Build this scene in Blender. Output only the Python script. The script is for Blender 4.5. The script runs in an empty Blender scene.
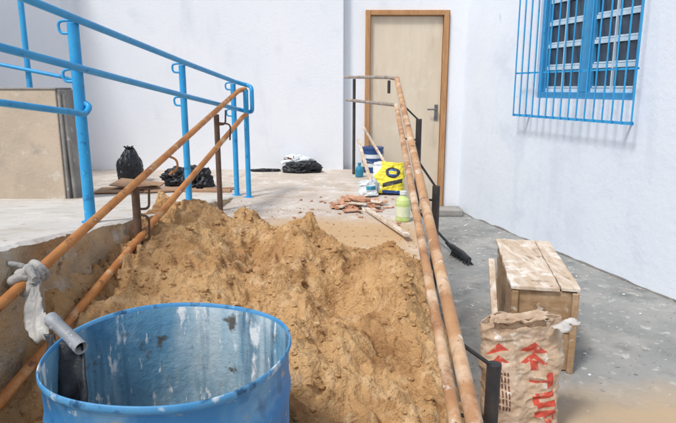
import bpy, bmesh, math, random
from mathutils import Vector, noise, Matrix
random.seed(7)
scene = bpy.context.scene
COL = scene.collection

# ------------------------------------------------------------ materials
def new_mat(name):
    m = bpy.data.materials.new(name); m.use_nodes = True
    nt = m.node_tree
    return m, nt, nt.nodes['Principled BSDF']

def noise_fac(nt, scale, detail=4, rough=.6, lo=.35, hi=.65, stretch=None):
    tc = nt.nodes.new('ShaderNodeTexCoord')
    src = tc.outputs['Object']
    if stretch:
        mp = nt.nodes.new('ShaderNodeMapping'); mp.inputs['Scale'].default_value = stretch
        nt.links.new(src, mp.inputs[0]); src = mp.outputs[0]
    n = nt.nodes.new('ShaderNodeTexNoise')
    n.inputs['Scale'].default_value = scale; n.inputs['Detail'].default_value = detail
    n.inputs['Roughness'].default_value = rough
    nt.links.new(src, n.inputs['Vector'])
    mr = nt.nodes.new('ShaderNodeMapRange')
    mr.inputs['From Min'].default_value = lo; mr.inputs['From Max'].default_value = hi
    nt.links.new(n.outputs['Fac'], mr.inputs['Value'])
    return mr.outputs['Result'], n.outputs['Fac']

def mix(nt, fac, a, b):
    m = nt.nodes.new('ShaderNodeMix'); m.data_type = 'RGBA'
    nt.links.new(fac, m.inputs[0])
    for s, v in ((6, a), (7, b)):
        if isinstance(v, tuple): m.inputs[s].default_value = (*v[:3], 1)
        else: nt.links.new(v, m.inputs[s])
    return m.outputs[2]

def blob_mask(nt, cx, cy, rx, ry, amp=.9, scale=2.2, soft=.5):
    """soft irregular patch on a horizontal surface (object space = world metres)"""
    tc = nt.nodes.new('ShaderNodeTexCoord')
    mp = nt.nodes.new('ShaderNodeMapping')
    mp.inputs['Location'].default_value = (-cx/rx, -cy/ry, 0); mp.inputs['Scale'].default_value = (1/rx, 1/ry, 0)
    nt.links.new(tc.outputs['Object'], mp.inputs[0])
    ln = nt.nodes.new('ShaderNodeVectorMath'); ln.operation = 'LENGTH'
    nt.links.new(mp.outputs[0], ln.inputs[0])
    _, raw = noise_fac(nt, scale, detail=6, rough=.7)
    ma = nt.nodes.new('ShaderNodeMath'); ma.operation = 'MULTIPLY_ADD'
    nt.links.new(raw, ma.inputs[0]); ma.inputs[1].default_value = amp; nt.links.new(ln.outputs['Value'], ma.inputs[2])
    mr = nt.nodes.new('ShaderNodeMapRange')
    mr.inputs['From Min'].default_value = 1+amp*.5-soft*.5; mr.inputs['From Max'].default_value = 1+amp*.5+soft*.5
    mr.inputs['To Min'].default_value = 1; mr.inputs['To Max'].default_value = 0
    nt.links.new(ma.outputs[0], mr.inputs['Value'])
    return mr.outputs['Result']

def pmat(name, c1, c2=None, scale=6, lo=.35, hi=.65, layers=(), rough=.8, bump=0, bscale=60, bdist=.01,
         metallic=0, stretch=None, bstretch=None, spec=.4, trans=0, blobs=()):
    m, nt, b = new_mat(name)
    col = c1
    if c2 is not None:
        f, _ = noise_fac(nt, scale, lo=lo, hi=hi, stretch=stretch)
        col = mix(nt, f, c1, c2)
    for L in layers:
        f, _ = noise_fac(nt, L[1], lo=L[2], hi=L[3], stretch=(L[4] if len(L) > 4 else None))
        col = mix(nt, f, col, L[0])
    for bl in blobs:
        col = mix(nt, blob_mask(nt, *bl[1:]), col, bl[0])
    if isinstance(col, tuple): b.inputs['Base Color'].default_value = (*col, 1)
    else: nt.links.new(col, b.inputs['Base Color'])
    b.inputs['Roughness'].default_value = rough
    b.inputs['Metallic'].default_value = metallic
    b.inputs['Specular IOR Level'].default_value = spec
    b.inputs['Transmission Weight'].default_value = trans
    if bump:
        _, raw = noise_fac(nt, bscale, detail=5, rough=.65, stretch=bstretch)
        bp = nt.nodes.new('ShaderNodeBump'); bp.inputs['Strength'].default_value = bump
        bp.inputs['Distance'].default_value = bdist
        nt.links.new(raw, bp.inputs['Height']); nt.links.new(bp.outputs[0], b.inputs['Normal'])
    return m

M = {}
M['wall'] = pmat('white_wall_paint', (.82,.85,.89), (.76,.80,.86), 1.3, .3, .7,
    layers=[((.67,.73,.80), 3.2, .58, .85), ((.60,.66,.73), 2.0, .62, .9, (1.5,1.5,.3))], rough=.75, bump=.3, bscale=35, bdist=.010)
M['wall2'] = pmat('white_wall_paint_shade_tint', (.76,.82,.90), (.70,.77,.87), 1.5, .3, .7,  # same white paint, with the right wall's bluish shade put into its colour
    layers=[((.62,.70,.80), 3.0, .56, .82), ((.57,.65,.76), 2.0, .60, .88, (1.5,1.5,.3)), ((.55,.62,.72), 7, .66, .8)], rough=.8, bump=.28, bscale=16, bdist=.014)
M['beige'] = pmat('beige_render', (.54,.45,.35), (.43,.36,.28), 3, .3, .7,
    layers=[((.34,.30,.25), 5, .56, .78), ((.6,.55,.48), 9, .60, .73)], rough=.9, bump=.4, bscale=40, bdist=.01)
M['greycon'] = pmat('grey_concrete', (.33,.32,.30), (.22,.21,.20), 5, .35, .65, layers=[((.5,.49,.47), 12, .62, .72)], rough=.9, bump=.5, bscale=50)
M['path'] = pmat('path_concrete', (.30,.305,.295), (.215,.225,.22), 1.6, .35, .65,
    layers=[((.37,.355,.33), 2.6, .50, .70), ((.135,.145,.145), 3.4, .54, .74), ((.42,.42,.40), 14, .58, .68), ((.13,.13,.125), 40, .62, .70), ((.70,.71,.72), 24, .685, .715), ((.62,.64,.66), 8, .72, .75)],
    rough=.85, bump=.35, bscale=60, bdist=.006,
    blobs=[((.42,.32,.21), 1.25, 1.75, .95, .62, 1.2, 3.0, .7)])
M['landing'] = pmat('landing_concrete', (.55,.49,.43), (.45,.395,.34), 2.2, .35, .65,
    layers=[((.63,.60,.56), 4, .50, .70), ((.42,.32,.23), 6, .54, .74), ((.30,.24,.19), 25, .62, .71), ((.70,.68,.65), 14, .62, .7)], rough=.9, bump=.4, bscale=70, bdist=.006,
    blobs=[((.50,.34,.19), -.1, 3.35, .75, .42, 1.2, 4.0, .9)])
M['upfloor'] = pmat('walkway_concrete', (.60,.58,.54), (.50,.48,.44), 2.5, .35, .65,
    layers=[((.44,.37,.29), 5, .54, .76), ((.66,.65,.63), 8, .58, .72), ((.3,.25,.2), 28, .64, .72)], rough=.9, bump=.4, bscale=70, bdist=.006)
M['sidewall'] = pmat('rough_concrete', (.56,.45,.31), (.40,.33,.235), 5, .35, .65,
    layers=[((.62,.43,.24), 4, .44, .64), ((.60,.56,.50), 11, .56, .7), ((.17,.14,.10), 14, .60, .72)], rough=.95, bump=1, bscale=26, bdist=.03)
M['sand'] = pmat('damp_sand', (.66,.425,.21), (.53,.31,.14), 3.0, .38, .60,
    layers=[((.36,.20,.088), 4.5, .53, .68), ((.76,.53,.30), 10, .53, .70), ((.25,.135,.06), 30, .60, .70)], rough=.95, bump=1, bscale=42, bdist=.03, spec=.12)
M['earth'] = pmat('bare_ground', (.28,.24,.19), (.2,.18,.15), .6, rough=.95, bump=.5, bscale=8, bdist=.03)
M['blue'] = pmat('blue_paint', (.022,.29,.62), (.035,.35,.68), 8, rough=.38, layers=[((.02,.18,.4), 22, .62, .70), ((.25,.45,.6), 34, .66, .72)], bump=.1, bscale=90, bdist=.002)
M['orange'] = pmat('primer_rust_pipe', (.56,.245,.075), (.44,.17,.05), 7, .38, .62,
    layers=[((.62,.38,.20), 11, .54, .70), ((.18,.08,.04), 16, .60, .72), ((.55,.47,.38), 24, .64, .7), ((.10,.05,.03), 45, .66, .72)], rough=.6, bump=.3, bscale=80, bdist=.002)
M['orange2'] = pmat('brown_pipe', (.50,.29,.145), (.37,.19,.09), 7, .38, .62,
    layers=[((.64,.49,.35), 8, .48, .66), ((.17,.09,.05), 14, .60, .72), ((.68,.62,.55), 18, .62, .7), ((.10,.05,.03), 45, .66, .72)], rough=.6, bump=.3, bscale=80, bdist=.002)
M['galv'] = pmat('grey_pipe', (.36,.31,.27), (.22,.17,.13), 12, rough=.5, bump=.2, bscale=80, bdist=.002)
M['black'] = pmat('dark_steel', (.025,.028,.032), (.06,.05,.045), 14, rough=.55, bump=.3, bscale=90, bdist=.003)
M['rustpost'] = pmat('rusty_post', (.075,.05,.04), (.15,.09,.06), 14, rough=.8, bump=.5, bscale=90, bdist=.004)
M['drum'] = pmat('drum_blue', (.03,.19,.47), (.05,.25,.53), 4, .35, .65,
    layers=[((.16,.36,.58), 6, .52, .70), ((.02,.10,.24), 9, .56, .73), ((.66,.72,.76), 11, .64, .68), ((.3,.34,.36), 30, .62, .7)],
    rough=.5, bump=.25, bscale=30, bdist=.006)
M['drumin'] = pmat('drum_inner', (.20,.40,.54), (.08,.24,.40), 3, .38, .62,
    layers=[((.46,.57,.62), 4.5, .46, .62, (1,1,.3)), ((.045,.14,.24), 6, .52, .68, (2,2,.2)), ((.74,.78,.80), 10, .585, .64, (1,1,.45)), ((.74,.77,.79), 34, .62, .66, (1,1,.3)), ((.11,.11,.10), 16, .61, .69), ((.04,.16,.33), 3, .56, .72)],
    rough=.6, bump=.5, bscale=20, bdist=.012)
M['drumrim'] = pmat('drum_rim', (.05,.24,.50), (.12,.34,.58), 9, layers=[((.58,.66,.71), 12, .58, .66), ((.02,.09,.2), 18, .57, .67)], rough=.5, bump=.3, bscale=40, bdist=.005)
M['sludge'] = pmat('cement_water', (.22,.23,.22), (.3,.3,.28), 5, rough=.2)
M['cloth'] = pmat('grey_rag', (.56,.55,.52), (.34,.34,.33), 18, rough=.95, bump=.8, bscale=60, bdist=.01)
M['pipegrey'] = pmat('grey_plastic', (.30,.32,.34), (.20,.22,.24), 20, rough=.5, layers=[((.6,.6,.6), 40, .60, .68)])
M['rubber'] = pmat('black_rubber', (.012,.014,.018), (.04,.045,.05), 25, rough=.45, bump=.3, bscale=70)
M['plastic'] = pmat('black_bag_plastic', (.010,.012,.018), (.02,.022,.028), 6, rough=.28, bump=.5, bscale=22, bdist=.02)
M['paper'] = pmat('kraft_paper', (.54,.41,.295), (.46,.33,.225), 7, .35, .65,
    layers=[((.62,.53,.43), 10, .52, .74), ((.30,.20,.125), 11, .58, .74), ((.70,.67,.62), 20, .61, .69)], rough=.85, bump=.5, bscale=22, bdist=.012)
M['paperin'] = pmat('paper_inside', (.58,.56,.53), (.45,.43,.40), 10, rough=.9, bump=.4, bscale=30)
M['red'] = pmat('red_ink', (.56,.075,.045), (.44,.075,.05), 20, layers=[((.5,.35,.25), 38, .57, .68)], rough=.8)
M['ink'] = pmat('dark_ink', (.13,.055,.045), (.20,.09,.07), 20, layers=[((.45,.32,.22), 45, .60, .71)], rough=.8)
M['yellow'] = pmat('yellow_bag', (.80,.66,.03), (.72,.62,.06), 8, rough=.5, bump=.5, bscale=30)
M['whitep'] = pmat('white_plastic', (.72,.76,.78), (.6,.66,.7), 8, rough=.45)
M['navy'] = pmat('navy_label', (.02,.06,.20), (.03,.09,.26), 9, rough=.4)
M['tealp'] = pmat('teal_plastic', (.02,.26,.38), (.03,.2,.32), 9, rough=.35)
M['jug'] = pmat('green_plastic', (.46,.60,.20), (.58,.68,.30), 20, rough=.25)
M['jugliq'] = pmat('jug_label', (.74,.78,.60), (.6,.68,.45), 12, rough=.5)
M['wood'] = pmat('weathered_board', (.58,.47,.365), (.48,.37,.265), 6, .35, .65, stretch=(6,1,6),
    layers=[((.70,.63,.54), 7, .46, .66, (3,.7,3)), ((.27,.17,.10), 9, .57, .72, (4,.7,4)), ((.78,.76,.72), 6, .56, .66), ((.30,.20,.125), 20, .61, .71)], rough=.85, bump=.5, bscale=18, bstretch=(8,1,8), bdist=.006)
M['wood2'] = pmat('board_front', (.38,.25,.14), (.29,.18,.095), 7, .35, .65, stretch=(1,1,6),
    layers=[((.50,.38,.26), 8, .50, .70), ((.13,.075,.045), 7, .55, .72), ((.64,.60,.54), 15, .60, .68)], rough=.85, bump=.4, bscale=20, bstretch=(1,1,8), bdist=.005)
M['scrap'] = pmat('scrap_wood', (.54,.30,.19), (.40,.19,.11), 10, .4, .6, layers=[((.62,.50,.39), 14, .56, .7)], rough=.9, bump=.5, bscale=50)
M['card'] = pmat('cardboard', (.42,.27,.17), (.34,.21,.13), 10, rough=.9, bump=.4, bscale=40)
M['doorp'] = pmat('door_paint', (.70,.61,.48), (.63,.54,.42), 3, .3, .7, stretch=(3,3,.5), rough=.55,
    layers=[((.74,.68,.57), 5, .58, .8), ((.52,.44,.33), 3, .60, .80, (2,2,.6))], bump=.15, bscale=20, bdist=.004)
M['frame'] = pmat('door_frame_wood', (.50,.28,.13), (.40,.20,.085), 5, stretch=(8,8,1), rough=.6, bump=.3, bscale=40)
M['metal'] = pmat('handle_metal', (.30,.30,.30), (.2,.2,.21), 30, rough=.35, metallic=.8)
M['glass'] = pmat('dark_glass', (.02,.04,.075), (.05,.08,.12), 5, rough=.12, spec=.5)
M['winblue'] = pmat('window_blue', (.06,.32,.60), (.05,.26,.52), 10, rough=.45)
M['winwhite'] = pmat('window_slat', (.60,.72,.82), (.45,.6,.72), 10, rough=.4)
M['leaf'] = pmat('dry_leaf', (.35,.06,.04), (.25,.1,.05), 30, rough=.8)

# ------------------------------------------------------------ mesh builder
class B:
    def __init__(s): s.v=[]; s.f=[]; s.m=[]; s.sm=[]
    def add(s, vs, fs, mi=0, smooth=False):
        o=len(s.v); s.v += [tuple(v) for v in vs]
        for f in fs: s.f.append(tuple(i+o for i in f)); s.m.append(mi); s.sm.append(smooth)
    def box(s, lo, hi, mi=0, fr=None):
        x0,y0,z0=lo; x1,y1,z1=hi
        P=[(x0,y0,z0),(x1,y0,z0),(x1,y1,z0),(x0,y1,z0),(x0,y0,z1),(x1,y0,z1),(x1,y1,z1),(x0,y1,z1)]
        if fr: P=[fr(*p) for p in P]
        s.add(P,[(0,3,2,1),(4,5,6,7),(0,1,5,4),(1,2,6,5),(2,3,7,6),(3,0,4,7)],mi)
    def prism(s, poly, z0, z1, mi=0, topmi=None):
        n=len(poly)
        Z0=z0 if isinstance(z0,(list,tuple)) else [z0]*n
        Z1=z1 if isinstance(z1,(list,tuple)) else [z1]*n
        vs=[(p[0],p[1],Z0[i]) for i,p in enumerate(poly)]+[(p[0],p[1],Z1[i]) for i,p in enumerate(poly)]
        s.add(vs,[tuple(range(n))[::-1]]+[(i,(i+1)%n,n+(i+1)%n,n+i) for i in range(n)],mi)
        s.add([(p[0],p[1],Z1[i]) for i,p in enumerate(poly)],[tuple(range(n))],mi if topmi is None else topmi)
    def tube(s, pts, r, mi=0, seg=14, cap=True, round_=0.0):
        pts=[Vector(p) for p in pts]
        if round_>0 and len(pts)>2:
            out=[pts[0]]
            for i in range(1,len(pts)-1):
                a,b,c=pts[i-1],pts[i],pts[i+1]
                d1=(a-b); d2=(c-b); k=min(round_,d1.length*.45,d2.length*.45)
                p0=b+d1.normalized()*k; p2=b+d2.normalized()*k
                for t in range(7):
                    t/=6; out.append((1-t)**2*p0+2*t*(1-t)*b+t*t*p2)
            out.append(pts[-1]); pts=out
        n=len(pts); vs=[]; fs=[]
        T=(pts[1]-pts[0]).normalized()
        up=Vector((0,0,1)) if abs(T.z)<.9 else Vector((1,0,0))
        U=(up-T*up.dot(T)).normalized()
        for i,p in enumerate(pts):
            if i==0: t=(pts[1]-p)
            elif i==n-1: t=(p-pts[-2])
            else: t=(pts[i+1]-pts[i-1])
            t.normalize(); U=(U-t*U.dot(t)).normalized(); W=t.cross(U)
            rr=r[i] if isinstance(r,(list,tuple)) else r
            for k in range(seg):
                a=2*math.pi*k/seg
                vs.append(p+U*(math.cos(a)*rr)+W*(math.sin(a)*rr))
        for i in range(n-1):
            for k in range(seg):
                k2=(k+1)%seg
                fs.append((i*seg+k,i*seg+k2,(i+1)*seg+k2,(i+1)*seg+k))
        s.add(vs,fs,mi,True)
        if cap:
            s.add([vs[k] for k in range(seg)],[tuple(range(seg))[::-1]],mi)
            s.add([vs[(n-1)*seg+k] for k in range(seg)],[tuple(range(seg))],mi)
    def rev(s, prof, c, mi=0, seg=64, wob=0, fr=None):
        for j in range(len(prof)-1):
            vs=[]
            for (r,z) in (prof[j][:2],prof[j+1][:2]):
                for k in range(seg):
                    a=2*math.pi*k/seg
                    rr=r*(1+wob*math.sin(2*a+.6)+wob*.5*math.sin(5*a))
                    p=Vector((rr*math.cos(a),rr*math.sin(a),z+wob*.5*math.sin(3*a+1)*(z>.5)))
                    if fr: p=fr@p
                    vs.append((c[0]+p.x,c[1]+p.y,c[2]+p.z))
            s.add(vs,[(k,(k+1)%seg,seg+(k+1)%seg,seg+k) for k in range(seg)],prof[j][2] if len(prof[j])>2 else mi,True)
    def obj(s, name, mats, parent=None, bevel=0, weld=False):
        me=bpy.data.meshes.new(name); me.from_pydata(s.v,[],s.f)
        for m in mats: me.materials.append(M[m])
        for i,p in enumerate(me.polygons): p.material_index=s.m[i]; p.use_smooth=s.sm[i]
        if weld:
            bm=bmesh.new(); bm.from_mesh(me); bmesh.ops.remove_doubles(bm,verts=bm.verts,dist=1e-5)
            bmesh.ops.recalc_face_normals(bm,faces=bm.faces); bm.to_mesh(me); bm.free()
        me.update()
        o=bpy.data.objects.new(name,me); COL.objects.link(o)
        if bevel:
            md=o.modifiers.new('bevel','BEVEL'); md.width=bevel; md.segments=2; md.limit_method='ANGLE'
        if parent: o.parent=parent
        return o
def empty(name):
    e=bpy.data.objects.new(name,None); COL.objects.link(e); e.empty_display_size=.1; return e

def fn(x,y,z,s,o=0): return noise.noise(Vector((x*s+o,y*s+o*1.7,z*s-o)))
def fb(x,y,z,s,oc=4,o=0):
    a=1;t=0
    for i in range(oc):
        t+=a*fn(x,y,z,s,o+i*7.3); a*=.5; s*=2.03
    return t
def vor(x,y,s,o=0):
    dd=noise.voronoi(Vector((x*s+o,y*s-o,o*.3)))[0]
    return dd[0],dd[1]

# ------------------------------------------------------------ site layout functions
zL=.485
def xl(y): return -.82-.107*(4.6-y)
def xr(y): return .345+.045*y
def rampz(y): return zL if y>3.3 else max(.02, zL-.16*(3.3-y))
def upz(y): return zL+max(0,(4.67-y))*.12

b=B(); b.add([(-150,-150,-.004),(150,-150,-.004),(150,150,-.004),(-150,150,-.004)],[(0,1,2,3)])
b.obj('ground',['earth'])
b=B()
b.prism([(.2,-3.5),(4.4,-3.5),(1.5,6.32),(.2,6.32)],-.003,.004)
b.obj('path',['path'])

# ramp + landing (the ramp bed sinks under the sand)
b=B()
ys=[.3,1.0,1.6,2.2,2.7,3.0,3.3]
def bed(y): return max(.01, rampz(y)-.22*max(0,min(1,(3.0-y)/.3)))
poly=[(xr(y),y) for y in ys]+[(xl(y),y) for y in reversed(ys)]
b.prism(poly,-.002,[bed(y) for y in ys]+[bed(y) for y in reversed(ys)],0,1)
b.obj('ramp',['greycon','landing'])
b=B()
b.prism([(xl(3.3),3.301),(xr(3.3),3.301),(xr(6.2)-.02,6.21),(xl(3.3),6.21)],-.002,zL,0,1)
b.prism([(-4.6,4.68),(xl(3.3)-.002,4.68),(xl(3.3)-.002,6.21),(-4.6,6.21)],-.002,zL,0,1)
b.obj('landing',['greycon','landing'],bevel=.008)

# upper walkway
b=B()
ny=240
ys=[-.5+ (4.679+.5)*i/ny for i in range(ny+1)]
vs=[];fs=[]
nx=8
def edge(y): return xl(y)+.022*fb(0,y,0,5,4)+.012*fb(3,y,0,22,3)
def ez(y): return upz(y)-.010+.012*fb(0,y,0,7,2)+.006*fb(0,y,5,30,2)
for i,y in enumerate(ys):
    e=edge(y)
    xs=[e,e-.02,e-.08]+[e-.08+(-4.6-e+.08)*j/(nx-2) for j in range(1,nx-1)]
    for j,x in enumerate(xs):
        vs.append((x,y,ez(y) if j==0 else upz(y)+.004*fb(x,y,0,3,3)))
nxx=len(xs)
for i in range(ny):
    for j in range(nxx-1):
        a=i*nxx+j; fs.append((a,a+nxx,a+nxx+1,a+1)[::-1])
b.add(vs,fs,0,False)
vs=[];fs=[];nz=22
for i,y in enumerate(ys):
    for k in range(nz+1):
        e=edge(y)
        zt=ez(y)
        t=k/nz
        vs.append((e+(.035*fb(e,y,zt*t,6,5)+.02*t if k else 0),y,zt*(1-t)))
for i in range(ny):
    for k in range(nz):
        a=i*(nz+1)+k; fs.append((a,a+nz+1,a+nz+2,a+1))
b.add(vs,fs,1,True)
b.add([(xl(-.5),-.5,0),(xl(-.5),-.5,upz(-.5)),(-4.6,-.5,upz(-.5)),(-4.6,-.5,0)],[(0,1,2,3)],1)
b.obj('walkway',['upfloor','sidewall'])

# ------------------------------------------------------------ walls
b=B()
b.box((-2.66,6.2,-.01),(.06,6.5,3.6))
b.obj('wall',['wall'],bevel=.01)
b=B()
b.box((.062,6.3,-.01),(.285,6.5,3.6)); b.box((1.165,6.3,-.01),(1.5,6.5,3.6)); b.box((.285,6.3,2.13),(1.165,6.5,3.6))
b.obj('wall.001',['wall'])
d=Vector((.294,-1,0)).normalized()
nrm=Vector((d.y,-d.x,0))
O=Vector((1.33,6.3,0))
def RW(s,n,z): p=O+d*s+nrm*n; return (p.x,p.y,z)
ws0,ws1,wz0,wz1=1.28,2.40,1.26,2.42
b=B()
b.box((-.06,-.25,-.01),(10.2,0,wz0),0,RW); b.box((-.06,-.25,wz1),(10.2,0,3.1),0,RW)
b.box((-.06,-.25,wz0),(ws0,0,wz1),0,RW); b.box((ws1,-.25,wz0),(10.2,0,wz1),0,RW)
b.obj('wall.002',['wall2'])
b=B()
vs=[];fs=[];n=260
for i in range(n+1):
    s_=i*10/n; h=.016+.016*fb(s_,0,0,4,4)
    vs+= [RW(s_,.003,.004),RW(s_,.003,max(.006,h))]
for i in range(n): fs.append((2*i,2*i+2,2*i+3,2*i+1))
b.add(vs,fs); b.obj('wall_skirting',['greycon'])
b=B(); 
P0=Vector((-2.66,6.2,0)); P1=Vector((-4.9,2.4,0)); dl=(P1-P0).normalized(); nl=Vector((-dl.y,dl.x,0))
if nl.x<0: nl=-nl
def LW(s,n,z): p=P0+dl*s+nl*n; return (p.x,p.y,z)
b.box((0,-.25,-.01),(3.2,0,3.0),0,LW)
b.obj('wall.003',['wall'])
b=B()
b.box((-4.3,4.25,.3),(-2.03,4.50,1.33),0); 
b.box((-4.3,4.243,1.33),(-2.022,4.507,1.345),1)
b.box((-2.03,4.262,.3),(-2.005,4.49,1.33),1)
b.obj('low_wall',['beige','greycon'],bevel=.006)
b=B()
pts=[];rr=[]
for i in range(120):
    z=.50+.80*i/119; pts.append((-1.985+.01*math.sin(z*4),4.30,z)); rr.append(.017+.002*(i%2))
b.tube(pts,rr,0,10)
b.obj('conduit_pipe',['greycon'])

# ------------------------------------------------------------ door
door=empty('door')
b=B(); fx0,fx1=.285,1.150
b.box((fx0,6.262,0),(fx0+.052,6.42,2.13)); b.box((fx1-.052,6.262,0),(fx1,6.42,2.13)); b.box((fx0+.052,6.262,2.078),(fx1-.052,6.42,2.13))
b.box((fx1+.001,6.30,0),(1.166,6.42,2.131))
b.obj('frame',['frame'],door,bevel=.006)
b=B(); b.box((fx0+.055,6.31,.02),(fx1-.055,6.35,2.073)); b.obj('leaf',['doorp'],door,bevel=.004)
b=B(); hx=fx1-.10
b.box((hx-.018,6.303,1.0),(hx+.018,6.31,1.17))
b.tube([(hx,6.31,1.12),(hx,6.255,1.12),(hx-.10,6.255,1.12)],.009,0,10,round_=.02)
b.tube([(hx,6.31,1.04),(hx,6.296,1.04)],.012,0,10)
b.obj('handle',['metal'],door,bevel=.002)
b=B(); b.box((1.0,6.02,.004),(1.33,6.25,.075)); b.obj('doorstep',['greycon'],bevel=.012)

# ------------------------------------------------------------ window with grille
win=empty('window')
b=B()
t=.05
def wb(a,c,e,f,n0,n1,mi): b.box((a,n0,e),(c,n1,f),mi,RW)
wb(ws0,ws1,wz0,wz0+t,-.09,-.02,0); wb(ws0,ws1,wz1-t,wz1,-.09,-.02,0)
wb(ws0,ws0+t,wz0+t,wz1-t,-.09,-.02,0); wb(ws1-t,ws1,wz0+t,wz1-t,-.09,-.02,0)
mid=(ws0+ws1)/2
wb(mid-.04,mid+.04,wz0+t,wz1-t,-.088,-.018,0)
b.obj('frame',['winblue'],win,bevel=.004)
b=B()
for (a,c) in ((ws0+t,mid-.04),(mid+.04,ws1-t)):
    a+=.002;c-=.002
    b.box((a,-.085,wz0+t),(c,-.078,wz1-t),1,RW)
    b.box((a,-.074,wz0+t),(a+.02,-.042,wz1-t),2,RW); b.box((c-.02,-.074,wz0+t),(c,-.042,wz1-t),2,RW)
    a+=.022;c-=.022
    rows=6; h=(wz1-wz0-2*t)/rows
    for r in range(rows):
        z0=wz0+t+h*r
        b.box((a,-.076,z0),(c,-.045,z0+.030),0,RW)
        b.box((a,-.0755,z0+.034),(c,-.055,z0+.046),0,RW)
        P=[RW(a,-.072,z0+.05),RW(c,-.072,z0+.05),RW(c,-.060,z0+h-.01),RW(a,-.060,z0+h-.01)]
        b.add(P,[(0,1,2,3)],1)
    m2=(a+c)/2
    b.box((m2-.006,-.058,wz0+t),(m2+.006,-.040,wz1-t),0,RW)
b.obj('louvres',['winwhite','glass','winblue'],win)
b=B()
g0,g1,gz0,gz1=1.12,2.50,1.10,2.60
nb=16
for i in range(nb):
    s_=g0+(g1-g0)*i/(nb-1)
    b.tube([RW(s_,.10,gz0),RW(s_,.10,gz1)],.0065,0,8)
for z in (gz0+.01,gz1-.01):
    b.box((g0-.01,.088,z-.010),(g1+.01,.093,z+.010),0,RW)
    for s_ in (g0+.1,g1-.1): b.box((s_-.008,-.02,z-.008),(s_+.008,.0875,z+.008),0,RW)
b.box((g0-.01,.088,1.46),(g1+.01,.093,1.474),0,RW)
b.obj('grille',['blue'],win)

# ------------------------------------------------------------ blue railing
rail=empty('blue_railing')
P=[(-1.155,2.64),(-.985,3.77),(-.826,4.67)]
def bx(y):
    if y<3.77: return -1.155+(y-2.64)*(.17/1.13)
    return -.985+(y-3.77)*(.159/.9)
def bz(y): return upz(y)+.895
b=B()
for (x,y) in P:
    b.tube([(x,y,upz(y)-.02),(x,y,bz(y)-.005)],.025 if y<3 else .021,0,16)
    b.tube([(x,y,upz(y)-.001),(x,y,upz(y)+.006)],.04,0,16)
b.tube([(-.715,4.58,zL-.02),(-.715,4.58,1.33)],.020,0,16); b.tube([(-.715,4.58,zL),(-.715,4.58,zL+.006)],.038,0,16)
b.obj('posts',['blue'],rail)
b=B()
off=.045
top=[(bx(y)+off,y,bz(y)) for y in (1.0,1.8,2.64,3.2,3.77,4.3,4.62)]
midr=[(bx(y)+off,y,bz(y)-.205) for y in (1.0,1.8,2.64,3.2,3.77,4.3,4.62)]
endx=-.70
top+= [(endx,4.66,1.36)]
loop=top+[(endx+.03,4.60,1.345),(endx+.03,4.60,1.165)]+[(endx,4.66,1.155)]+midr[::-1]
b.tube(loop,.0160,0,14,round_=.04)
third=[(bx(y)+off,y,bz(y)-.40) for y in (1.0,1.8,2.60)]
b.tube(third+[(bx(2.64)+off,2.64,bz(2.64)-.36),(bx(2.64),2.64,bz(2.64)-.34)],.0135,0,14,round_=.03)
b.obj('rails',['blue'],rail)
b=B()
for (x,y) in P:
    for dz in (0,-.205):
        z=bz(y)+dz
        b.tube([(x-.01,y-.012,z-.05),(x-.055,y-.012,z-.05),(x-.06,y-.012,z-.0),(x-.01,y-.012,z+.005),(x+off,y-.012,z)],.0065,0,8,round_=.025)
b.obj('brackets',['blue'],rail)
rail2=empty('blue_railing.001')
b=B()
def fz(x): return 1.40-(x+1.9)*.20
for x in (-2.27,-3.3):
    b.tube([(x,4.37,1.34),(x,4.37,fz(x)+.62)],.020,0,14)
b.obj('posts',['blue'],rail2)
b=B()
for dz in (0,.6):
    b.tube([(-3.6,4.33,fz(-3.6)+dz),(-2.0,4.33,fz(-2.0)+dz),(-1.93,4.36,fz(-1.95)-.02+dz)],.014,0,12,round_=.03)
b.obj('rails',['blue'],rail2)

# ------------------------------------------------------------ orange primed handrails
hl=empty('pipe_handrail')
def la(y): return Vector((-.75-.107*(4.6-y),y,1.34-.23*(4.6-y)))
def lb(y):
    t=(y-1.66)/(4.6-1.66); return Vector((-1.05+.33*t,y,.39+.76*t))
b=B()
b.tube([la(.7),la(2.8),la(4.52),(-.72,4.6,1.335)],.0175,0,16,round_=.03)
b.tube([lb(.7),lb(2.8),lb(4.5),(-.715,4.575,1.14)],.0175,0,16,round_=.03)
b.obj('rails',['orange'],hl)
b=B()
for y,topo in ((2.69,-.02),(4.05,-.05)):
    p=la(y); x=p.x+(.03 if y<3 else 0)
    b.tube([(x-.03,y,rampz(y)-.05),(x-.03,y,p.z+topo)],.019,0,12)
    b.tube([(x-.03,y,p.z-.12),(x+.03,y,p.z-.12),(x+.035,y,p.z-.02)],.006,0,8,round_=.03)
    q=lb(y)
    b.tube([(x-.03,y,q.z+.1),(q.x+.04,y-.01,q.z+.09),(q.x+.03,y,q.z-.02)],.006,0,8,round_=.03)
b.tube([(-1.12,1.35,.1),(-1.12,1.35,.55)],.021,0,12)
b.obj('posts',['rustpost'],hl)
b=B()
p=la(3.1)
b.tube([p+Vector((0,0,-.01)),p+Vector((.04,.02,-.03)),p+Vector((.045,.02,-.08)),p+Vector((.0,0,-.11))],.006,0,8,round_=.03)
b.obj('bracket',['orange'],hl)

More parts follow.
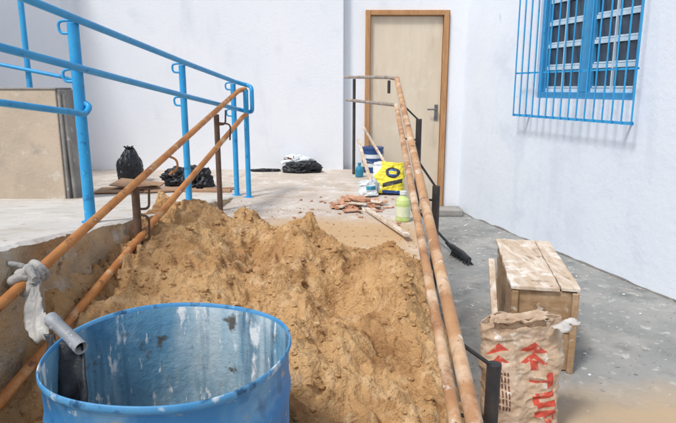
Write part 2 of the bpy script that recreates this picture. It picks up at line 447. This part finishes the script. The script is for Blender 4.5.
hr=empty('pipe_handrail.001')
def ra(y): return Vector((.456-.045*(4.6-y),y,1.41-.23*(4.6-y)))
def rb(y): return ra(y)+Vector((0,0,-.20))
b=B()
b.tube([ra(.75),ra(2.5),ra(4.6)],.0195,0,16)
b.tube([rb(.75),rb(2.5),rb(4.6)],.0185,0,16)
b.obj('rails',['orange2'],hr)
b=B()
b.tube([ra(4.602),(.40,4.72,1.425),(.07,6.0,1.45)],.014,0,12,round_=.06)
b.tube([rb(4.602),(.40,4.72,1.215),(.09,5.95,1.225)],.014,0,12,round_=.06)
b.obj('return_rails',['galv'],hr)
b=B()
for y,x,zt in ((1.5,.437,.585),(3.0,.515,.84),(4.0,.552,1.135)):
    b.tube([(x,y,0),(x,y,zt)],.0205,0,14)
    for q in (ra(y),rb(y)):
        if q.z-.08<zt:
            b.tube([(x,y,q.z-.08),(q.x+.02,y,q.z-.07),(q.x,y,q.z-.02)],.006,0,8,round_=.02)
        else:
            b.tube([(x,y,zt-.01),(q.x+.01,y,q.z-.04),(q.x,y,q.z-.01)],.006,0,8,round_=.02)
b.tube([(.16,5.85,zL),(.16,5.85,1.43)],.015,0,12)
b.tube([(.40,4.66,1.30),(.40,4.66,1.40)],.012,0,10)
b.obj('posts',['black'],hr)

# ------------------------------------------------------------ sand pile
def gs(x,y,cx,cy,rx,ry): return math.exp(-((x-cx)/rx)**2-((y-cy)/ry)**2)
def sand_h(x,y):
    L,R=xl(y),xr(y); t=(x-L)/(R-L)
    z=.385+.02*(y-1.5)
    z+= .165*max(0,min(1,(y-2.3)/.9))
    if y<1.6: z-= (1.6-y)*.30
    k=max(0,1-t/.42); ky=max(0,min(1,(y-1.55)/.55))
    z+= .14*k**1.3*ky*(1 if y<3.2 else max(.45,1-(y-3.2)*.7)) - .20*k*(1-ky)
    z+= .12*gs(x,y,-.18,3.12,.10,.12)+.06*gs(x,y,-.25,2.7,.10,.36)
    z+= .08*gs(x,y,-.60,2.5,.16,.3)+.09*gs(x,y,-.12,2.02,.24,.12)+.06*gs(x,y,-.45,3.25,.10,.12)
    z-= .20*gs(x,y,.05,2.52,.14,.20)+.10*gs(x,y,-.42,2.95,.11,.24)+.10*gs(x,y,.18,1.92,.12,.17)+.08*gs(x,y,-.35,2.28,.10,.14)+.05*gs(x,y,.0,1.62,.14,.12)
    z+= .08*gs(x,y,.27,2.30,.09,.40)
    e=max(0,(t-.86)/.14); z-= .13*e*e
    wx=x+.06*fn(x,y,0,6,1); wy=y+.06*fn(x,y,0,6,4)
    w=fb(wx,wy,0,3.0,3,5)*.065
    rdg=1-abs(fb(wx,wy,0,5.5,3,2))*2.4; w+=.038*rdg
    msk=.5+.5*fn(x,y,0,2.6,12); msk=max(0,min(1,msk*2.0-.3))
    d1,d2=vor(wx,wy,8,3); w+=.055*msk*(.5-min(d1,.85))
    d1,d2=vor(wx,wy,19,8); w+=.024*(.5-min(d1,.85))
    d1,d2=vor(wx,wy,40,5); w+=.008*(.5-min(d1,.85))
    w+=.011*fb(x,y,3,34,3,9)
    z+=w
    yend=3.62-.62*max(0,min(1,(t-.15)/.85))+.12*fb(x,y,0,5,4,1)
    f=(yend-y)/.45
    base=rampz(y)
    if f<1:
        f=max(-.3,f)
        z=base+(z-base)*(1-(1-f)**2 if f>0 else f*.5)-(.0 if f>0 else .02)
    return z
b=B(); nx,ny=300,520
Y0,Y1=.75,3.85
vs=[];fs=[]
for i in range(ny+1):
    y=Y0+(Y1-Y0)*i/ny
    L,R=xl(y)-.03,xr(y)+.012
    for j in range(nx+1):
        x=L+(R-L)*j/nx
        z=sand_h(x,y)
        if y<1.05: z-= (1.05-y)*1.2
        vs.append((x,y,z))
for i in range(ny):
    for j in range(nx):
        a=i*(nx+1)+j; fs.append((a,a+1,a+nx+2,a+nx+1))
b.add(vs,fs,0,True)
vs=[];fs=[]
for i in range(ny+1):
    y=Y0+(Y1-Y0)*i/ny; x=xr(y)+.012; z=sand_h(x,y)
    if y<1.05: z-= (1.05-y)*1.2
    vs+=[(x,y,z),(x+.01,y,min(z,bed(y))-.05)]
for i in range(ny): a=2*i; fs.append((a,a+1,a+3,a+2))
b.add(vs,fs,0,True)
def clod(cx,cy,cz,r,o,flat=.7):
    bm=bmesh.new(); bmesh.ops.create_icosphere(bm,subdivisions=2 if r>.008 else 1,radius=r)
    vv=[]
    for v in bm.verts:
        k=1+.75*fn(v.co.x,v.co.y,v.co.z,1.5/r,o)
        vv.append((cx+v.co.x*k*1.15,cy+v.co.y*k,cz+v.co.z*k*flat))
    ff=[tuple(q.index for q in f.verts) for f in bm.faces]; bm.free()
    b.add(vv,ff,0,r<.012)
for i in range(2600):
    y=random.uniform(1.1,3.75); x=random.uniform(xl(y)+.02,xr(y)-.02)
    if fn(x,y,0,3.5,21)<-.12: continue
    z=sand_h(x,y)
    if z<rampz(y)-.05: continue
    r=random.choice((.003,.004,.005,.006,.008,.010)) if i%14 else random.uniform(.011,.022)
    clod(x,y,z-r*.05,r,i)
b.obj('sand_pile',['sand'])
b=B()
for i in range(420):
    t_=random.random()**1.8
    x=random.uniform(-.8,.45); y=3.05+(3.62-.62*max(0,min(1,((x-xl(3.3))/(xr(3.3)-xl(3.3))-.15)/.85))-3.05)+t_*.8
    r=random.choice((.002,.003,.003,.004,.006))
    clod(x,y,rampz(y)+r*.2,r,i)
b.obj('sand_crumbs',['sand'])

# ------------------------------------------------------------ barrel
bar=empty('barrel')
b=B(); C=(-.385,1.24,.006)
q=1.016
prof=[(.245,.004,0),(.256,.02,0),(.260,.18,0),(.267,.20,0),(.267,.22,0),(.260,.24,0),(.262,.44,0),(.271,.46,0),(.271,.485,0),(.262,.505,0),(.263,.62,0),(.2675,.635,0),(.2675,.648,0),(.2635,.66,0),(.264,.736,0),
      (.2685,.741,1),(.2705,.748,1),(.2695,.756,1),(.2675,.7585,1),(.2655,.756,1),(.2635,.748,2),(.2605,.70,2),(.2605,.51,2),(.266,.47,2),(.2605,.43,2),(.257,.24,2),(.262,.21,2),(.256,.18,2),(.245,.06,2),(0.001,.05,2)]
prof=[(r*q,z,m) for r,z,m in prof]
b.rev(prof,C,0,144,.009)
b.obj('shell',['drum','drumrim','drumin'],bar,weld=True)
b=B(); b.rev([(.252,.10),(.001,.101)],C,0,64); b.obj('cement_water',['sludge'],bar)

# rag tied on rail, hanging to the pipe offcut
b=B()
p=la(1.89)
def crumple_tube(b,pts,r,mi,o,amp=.35,seg=16,flat=1):
    V=[Vector(q) for q in pts]; out=[]; rr=[]
    for i in range(len(V)-1):
        for k in range(8): out.append(V[i].lerp(V[i+1],k/8))
    out.append(V[-1])
    n=len(out)
    for i,q in enumerate(out):
        t=i/(n-1); base=r[0]+(r[1]-r[0])*t
        rr.append(max(.003,base*(1+amp*fb(q.x,q.y,q.z,22,3,o))))
        out[i]=q+Vector((fn(q.x,q.y,q.z,14,o),fn(q.x,q.y,q.z,14,o+3),fn(q.x,q.y,q.z,14,o+6)))*r[0]*.5
    b.tube(out,rr,mi,seg)
for k in range(4):
    q=la(1.83+.028*k); ring=[]
    for a in range(13):
        an=a/12*2*math.pi
        ring.append(q+Vector((math.cos(an)*.028,.012*math.sin(an*2+k),math.sin(an)*.028)))
    crumple_tube(b,ring,(.014,.014),0,k*3)
crumple_tube(b,[p+Vector((.0,-.02,.03)),p+Vector((.03,-.06,.045)),p+Vector((.055,-.09,.02))],(.018,.010),0,5,.5)
crumple_tube(b,[p+Vector((-.0,.0,.02)),p+Vector((-.03,-.03,.05)),p+Vector((-.055,-.04,.06))],(.016,.006),0,8,.5)
S=[p+Vector((.01,-.02,-.01)),p+Vector((.05,-.12,-.045)),p+Vector((.13,-.26,-.05)),p+Vector((.24,-.44,-.0)),p+Vector((.33,-.56,.045))]
vs=[];fs=[];nn=48;W=9
for i in range(nn+1):
    t=i/nn*(len(S)-1); k=min(int(t),len(S)-2); q=S[k].lerp(S[k+1],t-k)
    wd=.024+.018*math.sin(i/nn*math.pi)+.008*fn(i*.3,0,0,1,2)
    an=.5+.9*i/nn
    for j in range(W):
        s_=(j/(W-1)-.5)*2
        off_=Vector((math.cos(an),.2,math.sin(an)))*s_*wd
        vs.append(q+off_+Vector((0,-.3,1))*(.008*math.sin(s_*5+i*.25)+.006*fn(i*.2,s_*2,0,1,7)))
for i in range(nn):
    for j in range(W-1):
        a=i*W+j; fs.append((a,a+W,a+W+1,a+1))
b.add(vs,fs,0,True)
ro=b.obj('rag',['cloth']); md=ro.modifiers.new('s','SOLIDIFY'); md.thickness=.003
pc=empty('pipe_offcut')
b=B()
A=Vector((-.712,1.35,.782)); E=Vector((-.600,1.26,.745))
dirv=(E-A).normalized()
b.tube([A,A+dirv*.03,A+dirv*.031,E],[.018,.018,.0165,.0165],0,20,cap=False)
b.tube([E,E-dirv*.001,A],[.0165,.0135,.0135],1,20,cap=False)
b.obj('tube',['pipegrey','cloth'],pc)
b=B(); vs=[];fs=[]; nn=24
for i in range(nn+1):
    t=i/nn
    for j in range(13):
        s_=j/12
        cx=-.655+.055*t; cy=1.285-.085*t; cz=.765-.215*t**1.1
        w=.050*(1-.45*t+.25*math.sin(t*3))
        vs.append((cx+(s_-.5)*2*w+.012*fn(t*3,s_*2,0,1.5,3),cy-.4*(s_-.5)*w+.012*math.sin(s_*9+t*4),cz-.02*s_+.008*fn(t*5,s_*4,0,1,9)))
for i in range(nn):
    for j in range(12):
        a=i*13+j; fs.append((a,a+1,a+14,a+13))
b.add(vs,fs,0,True)
o=b.obj('rubber_sleeve',['rubber'],pc); md=o.modifiers.new('s','SOLIDIFY'); md.thickness=.005

# ------------------------------------------------------------ bags
FONT={'T':["#####","#####","..#..","..#..","..#..","..#..","..#.."],
'U':["##.##","##.##","##.##","##.##","##.##","#####",".###."],
'P':["####.","##.##","##.##","####.","##...","##...","##..."],
'I':["##","##","##","##","##","##","##"]}
def glyph(word,u,v):
    if not(0<=u<1 and 0<=v<1): return False
    w=sum(len(FONT[c][0])+1 for c in word)-1
    x=u*w
    for c in word:
        L=len(FONT[c][0])
        if x<L: return FONT[c][int(v*7)][int(x)]=='#'
        x-=L+1
        if x<0: return False
    return False
def bag(c,W,D,Hh,rot,paint,amp=.02,topd=.25,seed=0,lean=0,close=True,nf=130,nv=120):
    R=Matrix.Rotation(rot,3,'Z')@Matrix.Rotation(lean,3,'X')
    cols=[]
    for j in range(nf): cols.append((-1+2*j/nf,-1))
    for j in range(nf): cols.append((1-2*j/nf,1))
    nu=len(cols)
    vs=[];fs=[];mi=[]
    for i in range(nv+1):
        t=i/nv
        prof=(t/.07)**.5 if t<.07 else 1
        wd=W/2*(.93+.07*prof)*(1+.04*math.sin(t*7+seed))
        dd=D/2*(.8+.2*prof)*(1-(1-topd)*max(0,(t-.35)/.65)**1.5)
        for (xn,sgn) in cols:
            x=wd*xn; y=sgn*dd*(1-abs(xn)**3.2)**.5
            z=Hh*t+.03*Hh*fn(xn*1.5,sgn*(1-abs(xn))*1.5,0,1,seed)*t+.018*Hh*t*math.sin(4*xn+seed)
            k=fb(x,y,z,9,4,seed); k2=1-2*abs(fb(x*.8,y,z*1.2,12,3,seed+5))
            dsp=amp*(k*.7+k2*.5)
            nn=Vector((xn**3,sgn*(1-abs(xn)**4)+.001,0)).normalized()
            p=R@(Vector((x,y,z))+nn*dsp)
            vs.append((c[0]+p.x,c[1]+p.y,c[2]+p.z))
    for i in range(nv):
        for j in range(nu):
            j2=(j+1)%nu
            fs.append((i*nu+j,i*nu+j2,(i+1)*nu+j2,(i+1)*nu+j))
            front=j<nf
            s_=(j+.5)/nf if front else 1-(j-nf+.5)/nf
            mi.append(paint(s_,(i+.5)/nv,front))
    b=B(); b.add(vs,fs,0,True); b.m=mi
    if close:
        top=[vs[nv*nu+j] for j in range(nu)]
        F=[]
        for j in range(nf): 
            a=j; a2=j+1; c1=(nu-j)%nu; c2=nu-j-1
            F.append(tuple(dict.fromkeys((a,a2,c2,c1))))
        b.add(top,[f for f in F if len(f)>2],0,True)
    return b
def paintA(s,t,front):
    if not front: return 0
    ss=s-.22*(.6-t)
    if glyph('TUPI',(.60-t)/.50,1-(ss-.50)/.30): return 1
    def tri(cx,cy,w,h,s,t):
        q=(t-cy)/h
        return 0<q<1 and abs(s-cx)<w*(1-q)
    for cx,sc in ((.58,1.0),(.15,.7)):
        if tri(cx,.76,.17*sc,.09*sc,s,t) : return 1
        if tri(cx,.67,.17*sc,.09*sc,s,t) and not tri(cx,.665,.11*sc,.05*sc,s,t): return 1
        if abs(s-cx)<.05*sc and .62<t<.70: return 1
    if .08<s<.26 and .30<t<.60 and (int(s*110)%4>1) and int(t*90+s*20)%5: return 2
    return 0
b=bag((.705,2.03,.004),.305,.16,.485,math.radians(8),paintA,amp=.015,topd=.5,seed=3,lean=math.radians(-6),close=False,nf=170,nv=190)
cb=b.obj('cement_bag',['paper','red','ink'])
md=cb.modifiers.new('s','SOLIDIFY'); md.thickness=.003; md.offset=-1
b=B()
def flap(p0,p1,out,up,seed,mi=0):
    p0=Vector(p0);p1=Vector(p1);vs=[];fs=[]
    for i in range(25):
        u=i/24
        q=p0.lerp(p1,u)
        L=1+.8*fn(u*3,0,0,1.6,seed)+.25*fn(u*9,0,0,1.6,seed)
        for j in range(9):
            v=j/8
            k=.016*fb(u*2,v*2,0,2,3,seed)
            vs.append(q+Vector(out)*(v*L)+Vector(up)*(math.sin(v*2.2)*L)+Vector((k*.5,0,k)))
    for i in range(24):
        for j in range(8):
            a=i*9+j; fs.append((a,a+9,a+10,a+1))
    b.add(vs,fs,mi,True)
flap((.77,2.00,.465),(.865,2.10,.46),(.065,-.03,-.03),(0,0,.04),2,0)
flap((.57,1.985,.475),(.77,2.01,.475),(-.004,-.015,.012),(0,0,.02),5,1)
flap((.58,2.07,.47),(.82,2.12,.465),(.005,.03,-.01),(0,0,.025),7,1)
fo=b.obj('torn_flaps',['paperin','paper'],cb); md=fo.modifiers.new('s','SOLIDIFY'); md.thickness=.002

def paintY(s,t,front):
    if not front: return 0
    if s<.20+.1*math.sin(t*9): return 1
    q=(s-.66)**2/.05+(t-.66)**2/.030
    if q<1.0 and not (abs(s-.66)<.12 and abs(t-.66)<.05): return 2 if q>.5 else 3
    if abs(t-.28-.3*(s-.5))<.07 and .35<s<.95: return 2
    if t<.10 and s>.35: return 3
    return 0
b=bag((.41,4.72,zL),.25,.15,.26,math.radians(-12),paintY,amp=.022,topd=.5,seed=9,lean=math.radians(-14),nf=90,nv=80)
b.obj('mortar_bag',['yellow','whitep','black','navy'])
def paintW(s,t,front): return 1 if (abs(t-.5)<.12 and .2<s<.8) else 0
b=bag((.25,4.62,zL),.15,.12,.13,math.radians(20),paintW,amp=.025,topd=.6,seed=14,lean=math.radians(-10),nf=60,nv=60)
b.obj('plastic_sack',['whitep','tealp'])

def lump(name,c,sx,sy,sz,seed,mat='plastic',neck=False,amp=.34):
    bm=bmesh.new(); bmesh.ops.create_icosphere(bm,subdivisions=5,radius=1)
    vv=[];ff=[tuple(q.index for q in f.verts) for f in bm.faces]
    for v in bm.verts:
        x,y,z=v.co
        k=1+amp*fb(x,y,z,1.3,2,seed)*.7+amp*.45*(1-2*abs(fb(x,y,z,2.6,3,seed+4)))-amp*.2
        if neck and z>.55:
            q=(z-.55)/.45; xx=x*k*(1-.2*q); yy=y*k*(1-.2*q); zz=z*k+.25*q*q
        else: xx,yy,zz=x*k,y*k,z*k
        zz=max(zz,-.55)
        vv.append((c[0]+xx*sx,c[1]+yy*sy,c[2]+(zz+.55)*sz))
    bm.free()
    b=B(); b.add(vv,ff,0,True)
    if neck:
        top=(c[0],c[1],c[2]+sz*1.6)
        for k in range(6):
            an=k*1.05
            crumple_tube(b,[top,(top[0]+.02*math.cos(an),top[1]+.02*math.sin(an),top[2]+.02),(top[0]+.045*math.cos(an),top[1]+.045*math.sin(an),top[2]+.035)],(.012,.006),0,k,seg=8)
    return b.obj(name,[mat])
lump('garbage_bag',(-1.93,5.35,zL),.115,.11,.185,2,neck=True,amp=.22)
lump('garbage_bag.001',(-1.38,5.15,zL),.16,.13,.10,5,amp=.6)
lump('garbage_bag.002',(-1.24,5.0,zL),.12,.12,.12,8,amp=.6)
lump('garbage_bag.003',(-.36,6.0,zL),.19,.12,.075,11,amp=.5)
lump('garbage_bag.004',(-.76,6.05,zL),.14,.05,.02,14,amp=.5)
lump('crumpled_plastic',(-.44,6.10,zL+.07),.14,.05,.06,17,mat='whitep',amp=.6)
b=B()
for i in range(12):
    x=-.48+random.uniform(-.08,.08); y=6.02+random.uniform(-.02,.02); z=zL+.13+random.uniform(.0,.03)
    a=random.uniform(0,6.3); r=random.uniform(.010,.018)
    b.add([(x+r*math.cos(a),y,z+r*math.sin(a)),(x+r*.4*math.cos(a+1.6),y-.01,z+r*.4*math.sin(a+1.6)),(x-r*math.cos(a),y,z-r*math.sin(a)),(x+r*.4*math.cos(a-1.6),y+.01,z+r*.4*math.sin(a-1.6))],[(0,1,2,3)])
b.obj('dry_leaves',['leaf'])

def board(b,c,L,W,T,yaw,pitch=0,roll=0,mi=0):
    R=Matrix.Rotation(yaw,3,'Z')@Matrix.Rotation(pitch,3,'Y')@Matrix.Rotation(roll,3,'X')
    def fr(x,y,z): p=R@Vector((x,y,z)); return (c[0]+p.x,c[1]+p.y,c[2]+p.z)
    b.box((-L/2,-W/2,-T/2),(L/2,W/2,T/2),mi,fr)
b=B()
board(b,(-1.80,4.86,zL+.012),.46,.26,.012,.15)
board(b,(-1.72,4.92,zL+.05),.40,.22,.01,-.12,.08,.12)
board(b,(-1.42,4.86,zL+.016),.42,.16,.015,.25,0,0)
board(b,(-1.62,4.80,zL+.066),.22,.12,.008,.5,.12,-.1)
board(b,(-1.1,4.82,zL+.012),.40,.05,.02,-.06)
board(b,(-1.0,4.90,zL+.014),.30,.04,.02,.2)
b.obj('cardboard_scraps',['card'],bevel=.002)

b=B()
for i in range(64):
    r=math.sqrt(random.random()); a=random.uniform(0,6.28)
    x=.14+.19*r*math.cos(a); y=4.22+.26*r*math.sin(a)
    board(b,(x,y,zL+.012+.07*(1-r)*random.random()),random.uniform(.05,.16),random.uniform(.018,.05),random.uniform(.006,.018),random.uniform(0,3.1),random.uniform(-.3,.3),random.uniform(-.3,.3),random.choice((0,0,0,1)))
for i in range(40):
    x=random.uniform(-.3,.45); y=random.uniform(3.5,4.6)
    board(b,(x,y,zL+.006),random.uniform(.01,.035),random.uniform(.008,.02),.008,random.uniform(0,3.1))
b.obj('wood_scraps',['scrap','wood'],bevel=.002)
b=B()
def plank(b,p,q,W,T,mi=0):
    p=Vector(p);q=Vector(q);dv=(q-p);L=dv.length
    R=dv.to_track_quat('X','Z').to_matrix(); c=(p+q)/2
    def fr(x,y,z): k=R@Vector((x,y,z)); return (c.x+k.x,c.y+k.y,c.z+k.z)
    b.box((-L/2,-W/2,-T/2),(L/2,W/2,T/2),mi,fr)
plank(b,(.20,4.05,zL+.015),(.40,3.22,zL+.03),.035,.02)
b.obj('wood_batten',['wood'],bevel=.003)
b=B(); plank(b,(.27,6.15,zL+.45),(.42,5.2,zL+.20),.022,.02); plank(b,(.19,5.5,zL+.38),(.30,5.0,zL+.01),.028,.02); b.obj('wood_batten.001',['wood'],bevel=.003)
b=B(); board(b,(-.50,1.98,sand_h(-.50,1.98)+.025),.09,.055,.03,.2,-.5,.35); b.obj('brick_piece',['scrap'],bevel=.006)

pb=empty('paint_bucket')
b=B(); c=(.36,6.02,zL)
b.rev([(0.001,.0,0),(.095,.0,0),(.100,.01,0),(.104,.06,1),(.107,.19,0),(.109,.235,0),(.115,.24,0),(.115,.258,0),(.110,.262,0),(.001,.262,0)],c,0,40)
b.obj('body',['navy','whitep'],pb)
b=B(); b.rev([(.1055,.07,0),(.1085,.18,0)],(c[0],c[1],c[2]),0,40); b.rev([(.108,.10,1),(.1095,.15,1)],c,1,40)
b.obj('label',['whitep','navy'],pb)
b=B(); b.tube([(c[0]-.113,c[1],c[2]+.22),(c[0]-.1,c[1]-.07,c[2]+.14),(c[0],c[1]-.125,c[2]+.10),(c[0]+.1,c[1]-.07,c[2]+.14),(c[0]+.113,c[1],c[2]+.22)],.003,0,8,round_=.05); b.obj('handle',['metal'],pb)
b=B(); b.rev([(.001,0),(.034,0),(.040,.008),(.040,.075),(.032,.095),(.014,.11),(.014,.125),(.018,.126),(.018,.14),(.001,.141)],(.21,5.66,zL),0,32); b.obj('plastic_bottle',['tealp'])
jg=empty('plastic_jug')
b=B(); c=(.425,3.72,zL)
b.rev([(.001,0),(.042,0),(.048,.01),(.048,.12),(.042,.145),(.024,.165),(.020,.170),(.020,.18)],c,0,40); b.obj('body',['jug'],jg)
b=B(); b.rev([(.0485,.035),(.0490,.036),(.0490,.10),(.0485,.101)],c,0,40); b.obj('label',['jugliq'],jg)
b=B(); b.rev([(.023,.178),(.023,.20),(.001,.201)],c,0,24); b.obj('cap',['whitep'],jg)

# ------------------------------------------------------------ wooden box bench
bo=Vector((.830,2.62,0)); bd=Vector((.165,.88,0)).normalized(); br=Vector((bd.y,-bd.x,0))
def BX(x,y,z): p=bo+br*x+bd*y; return (p.x,p.y,z)
bench=empty('wooden_box')
b=B()
Wd,Ln,Ht=.295,.86,.410
def topboard(x0,x1,y0,y1,z0,z1,seed):
    n=30; vs=[];fs=[]
    for i in range(n+1):
        y=y0+(y1-y0)*i/n
        a=x0+.007*fn(y,0,0,11,seed); c_=x1+.007*fn(y,0,0,11,seed+3); s1=.004*fn(y,0,0,4,seed+5)
        vs+= [BX(a,y,z0+s1),BX(c_,y,z0+s1),BX(c_,y,z1+s1),BX(a,y,z1+s1)]
    for i in range(n):
        k=4*i
        for q in range(4): fs.append((k+q,k+(q+1)%4,k+4+(q+1)%4,k+4+q))
    fs+= [(3,2,1,0),(4*n,4*n+1,4*n+2,4*n+3)]
    b.add(vs,fs,0)
topboard(-.012,Wd*.72,-.018,Ln+.01,Ht,Ht+.020,1); topboard(Wd*.72+.006,Wd+.010,-.010,Ln+.015,Ht+.001,Ht+.018,6)
b.obj('top',['wood'],bench,bevel=.003)
b=B()
b.box((.003,.02,.03),(.022,Ln-.02,Ht-.004),0,BX); b.box((Wd-.022,.02,.02),(Wd-.003,Ln-.02,Ht-.004),0,BX)
b.box((.0,.0,.20),(Wd,.02,Ht-.005),0,BX); b.box((.004,.003,.01),(Wd-.004,.019,.196),0,BX)
b.box((.0,Ln-.02,.01),(Wd,Ln,Ht-.005),0,BX)
b.obj('panels',['wood2'],bench,bevel=.003)
b=B()
for x in (-.004,Wd-.026):
    b.box((x,-.020,.004),(x+.030,-.002,Ht-.005),0,BX)
b.obj('legs',['wood2'],bench,bevel=.003)
b=B(); plank(b,(.765,2.55,.01),(.825,3.0,.44),.032,.018); b.obj('wood_plank',['wood'],bevel=.003)

# broom lying by the ramp
tl=empty('broom')
b=B(); b.tube([(.64,5.25,.34),(.93,4.58,.07)],.011,0,10); b.obj('handle',['rubber'],tl)
b=B(); b.tube([(.90,4.66,.085),(.935,4.56,.07),(.98,4.42,.055),(1.01,4.30,.045)],[.012,.026,.030,.022],0,12)
for i in range(90):
    t=random.random(); x=.93+.08*t; y=4.56-.27*t
    b.tube([(x,y,.05),(x+random.uniform(-.02,.04),y+random.uniform(-.04,.01),.006)],.003,0,4)
b.obj('head',['rubber'],tl)

b=B()
for i in range(150):
    y=random.uniform(1.5,6.1); x=random.uniform(xr(y)+.15,1.33+(6.3-y)*.294-.03)
    r=random.choice((.003,.004,.005,.006,.009,.012))
    vv=[];k=random.uniform(0,6)
    for a in range(7):
        an=a/7*6.283+k; q=r*random.uniform(.6,1.3); vv.append((x+q*math.cos(an),y+q*math.sin(an),.006+random.random()*.002))
    vv.append((x,y,.012)); b.add(vv,[(a,(a+1)%7,7) for a in range(7)],0 if random.random()<.5 else 1)
b.obj('plaster_chips',['whitep','greycon'])

# ------------------------------------------------------------ light, camera
sd=Vector((-.42,-.48,.95)).normalized()
el=math.asin(sd.z); az=math.atan2(sd.x,sd.y)
w=bpy.data.worlds.new('World'); scene.world=w; w.use_nodes=True
nt=w.node_tree; bg=nt.nodes['Background']
sky=nt.nodes.new('ShaderNodeTexSky'); sky.sky_type='NISHITA'; sky.sun_disc=False
sky.sun_elevation=el; sky.sun_rotation=az; sky.air_density=1.0; sky.dust_density=3.0; sky.ozone_density=1.0
hs=nt.nodes.new('ShaderNodeHueSaturation'); hs.inputs['Saturation'].default_value=.6
nt.links.new(sky.outputs[0],hs.inputs['Color']); nt.links.new(hs.outputs[0],bg.inputs[0])
bg.inputs[1].default_value=.15
L=bpy.data.lights.new('sun','SUN'); L.energy=2.5; L.angle=math.radians(10); L.color=(1,.965,.92)
lo=bpy.data.objects.new('sun',L); COL.objects.link(lo); lo.rotation_euler=sd.to_track_quat('Z','Y').to_euler()
lo.location=(-3,-4,8)

cam=bpy.data.cameras.new('camera'); co=bpy.data.objects.new('camera',cam); COL.objects.link(co)
co.location=(0,0,1.34); co.rotation_euler=(math.radians(90-12),0,0)
cam.sensor_width=36; cam.lens=580/676*36; cam.clip_end=500; cam.clip_start=.05
scene.camera=co
scene.view_settings.view_transform='Standard'; scene.view_settings.look='None'; scene.view_settings.exposure=0
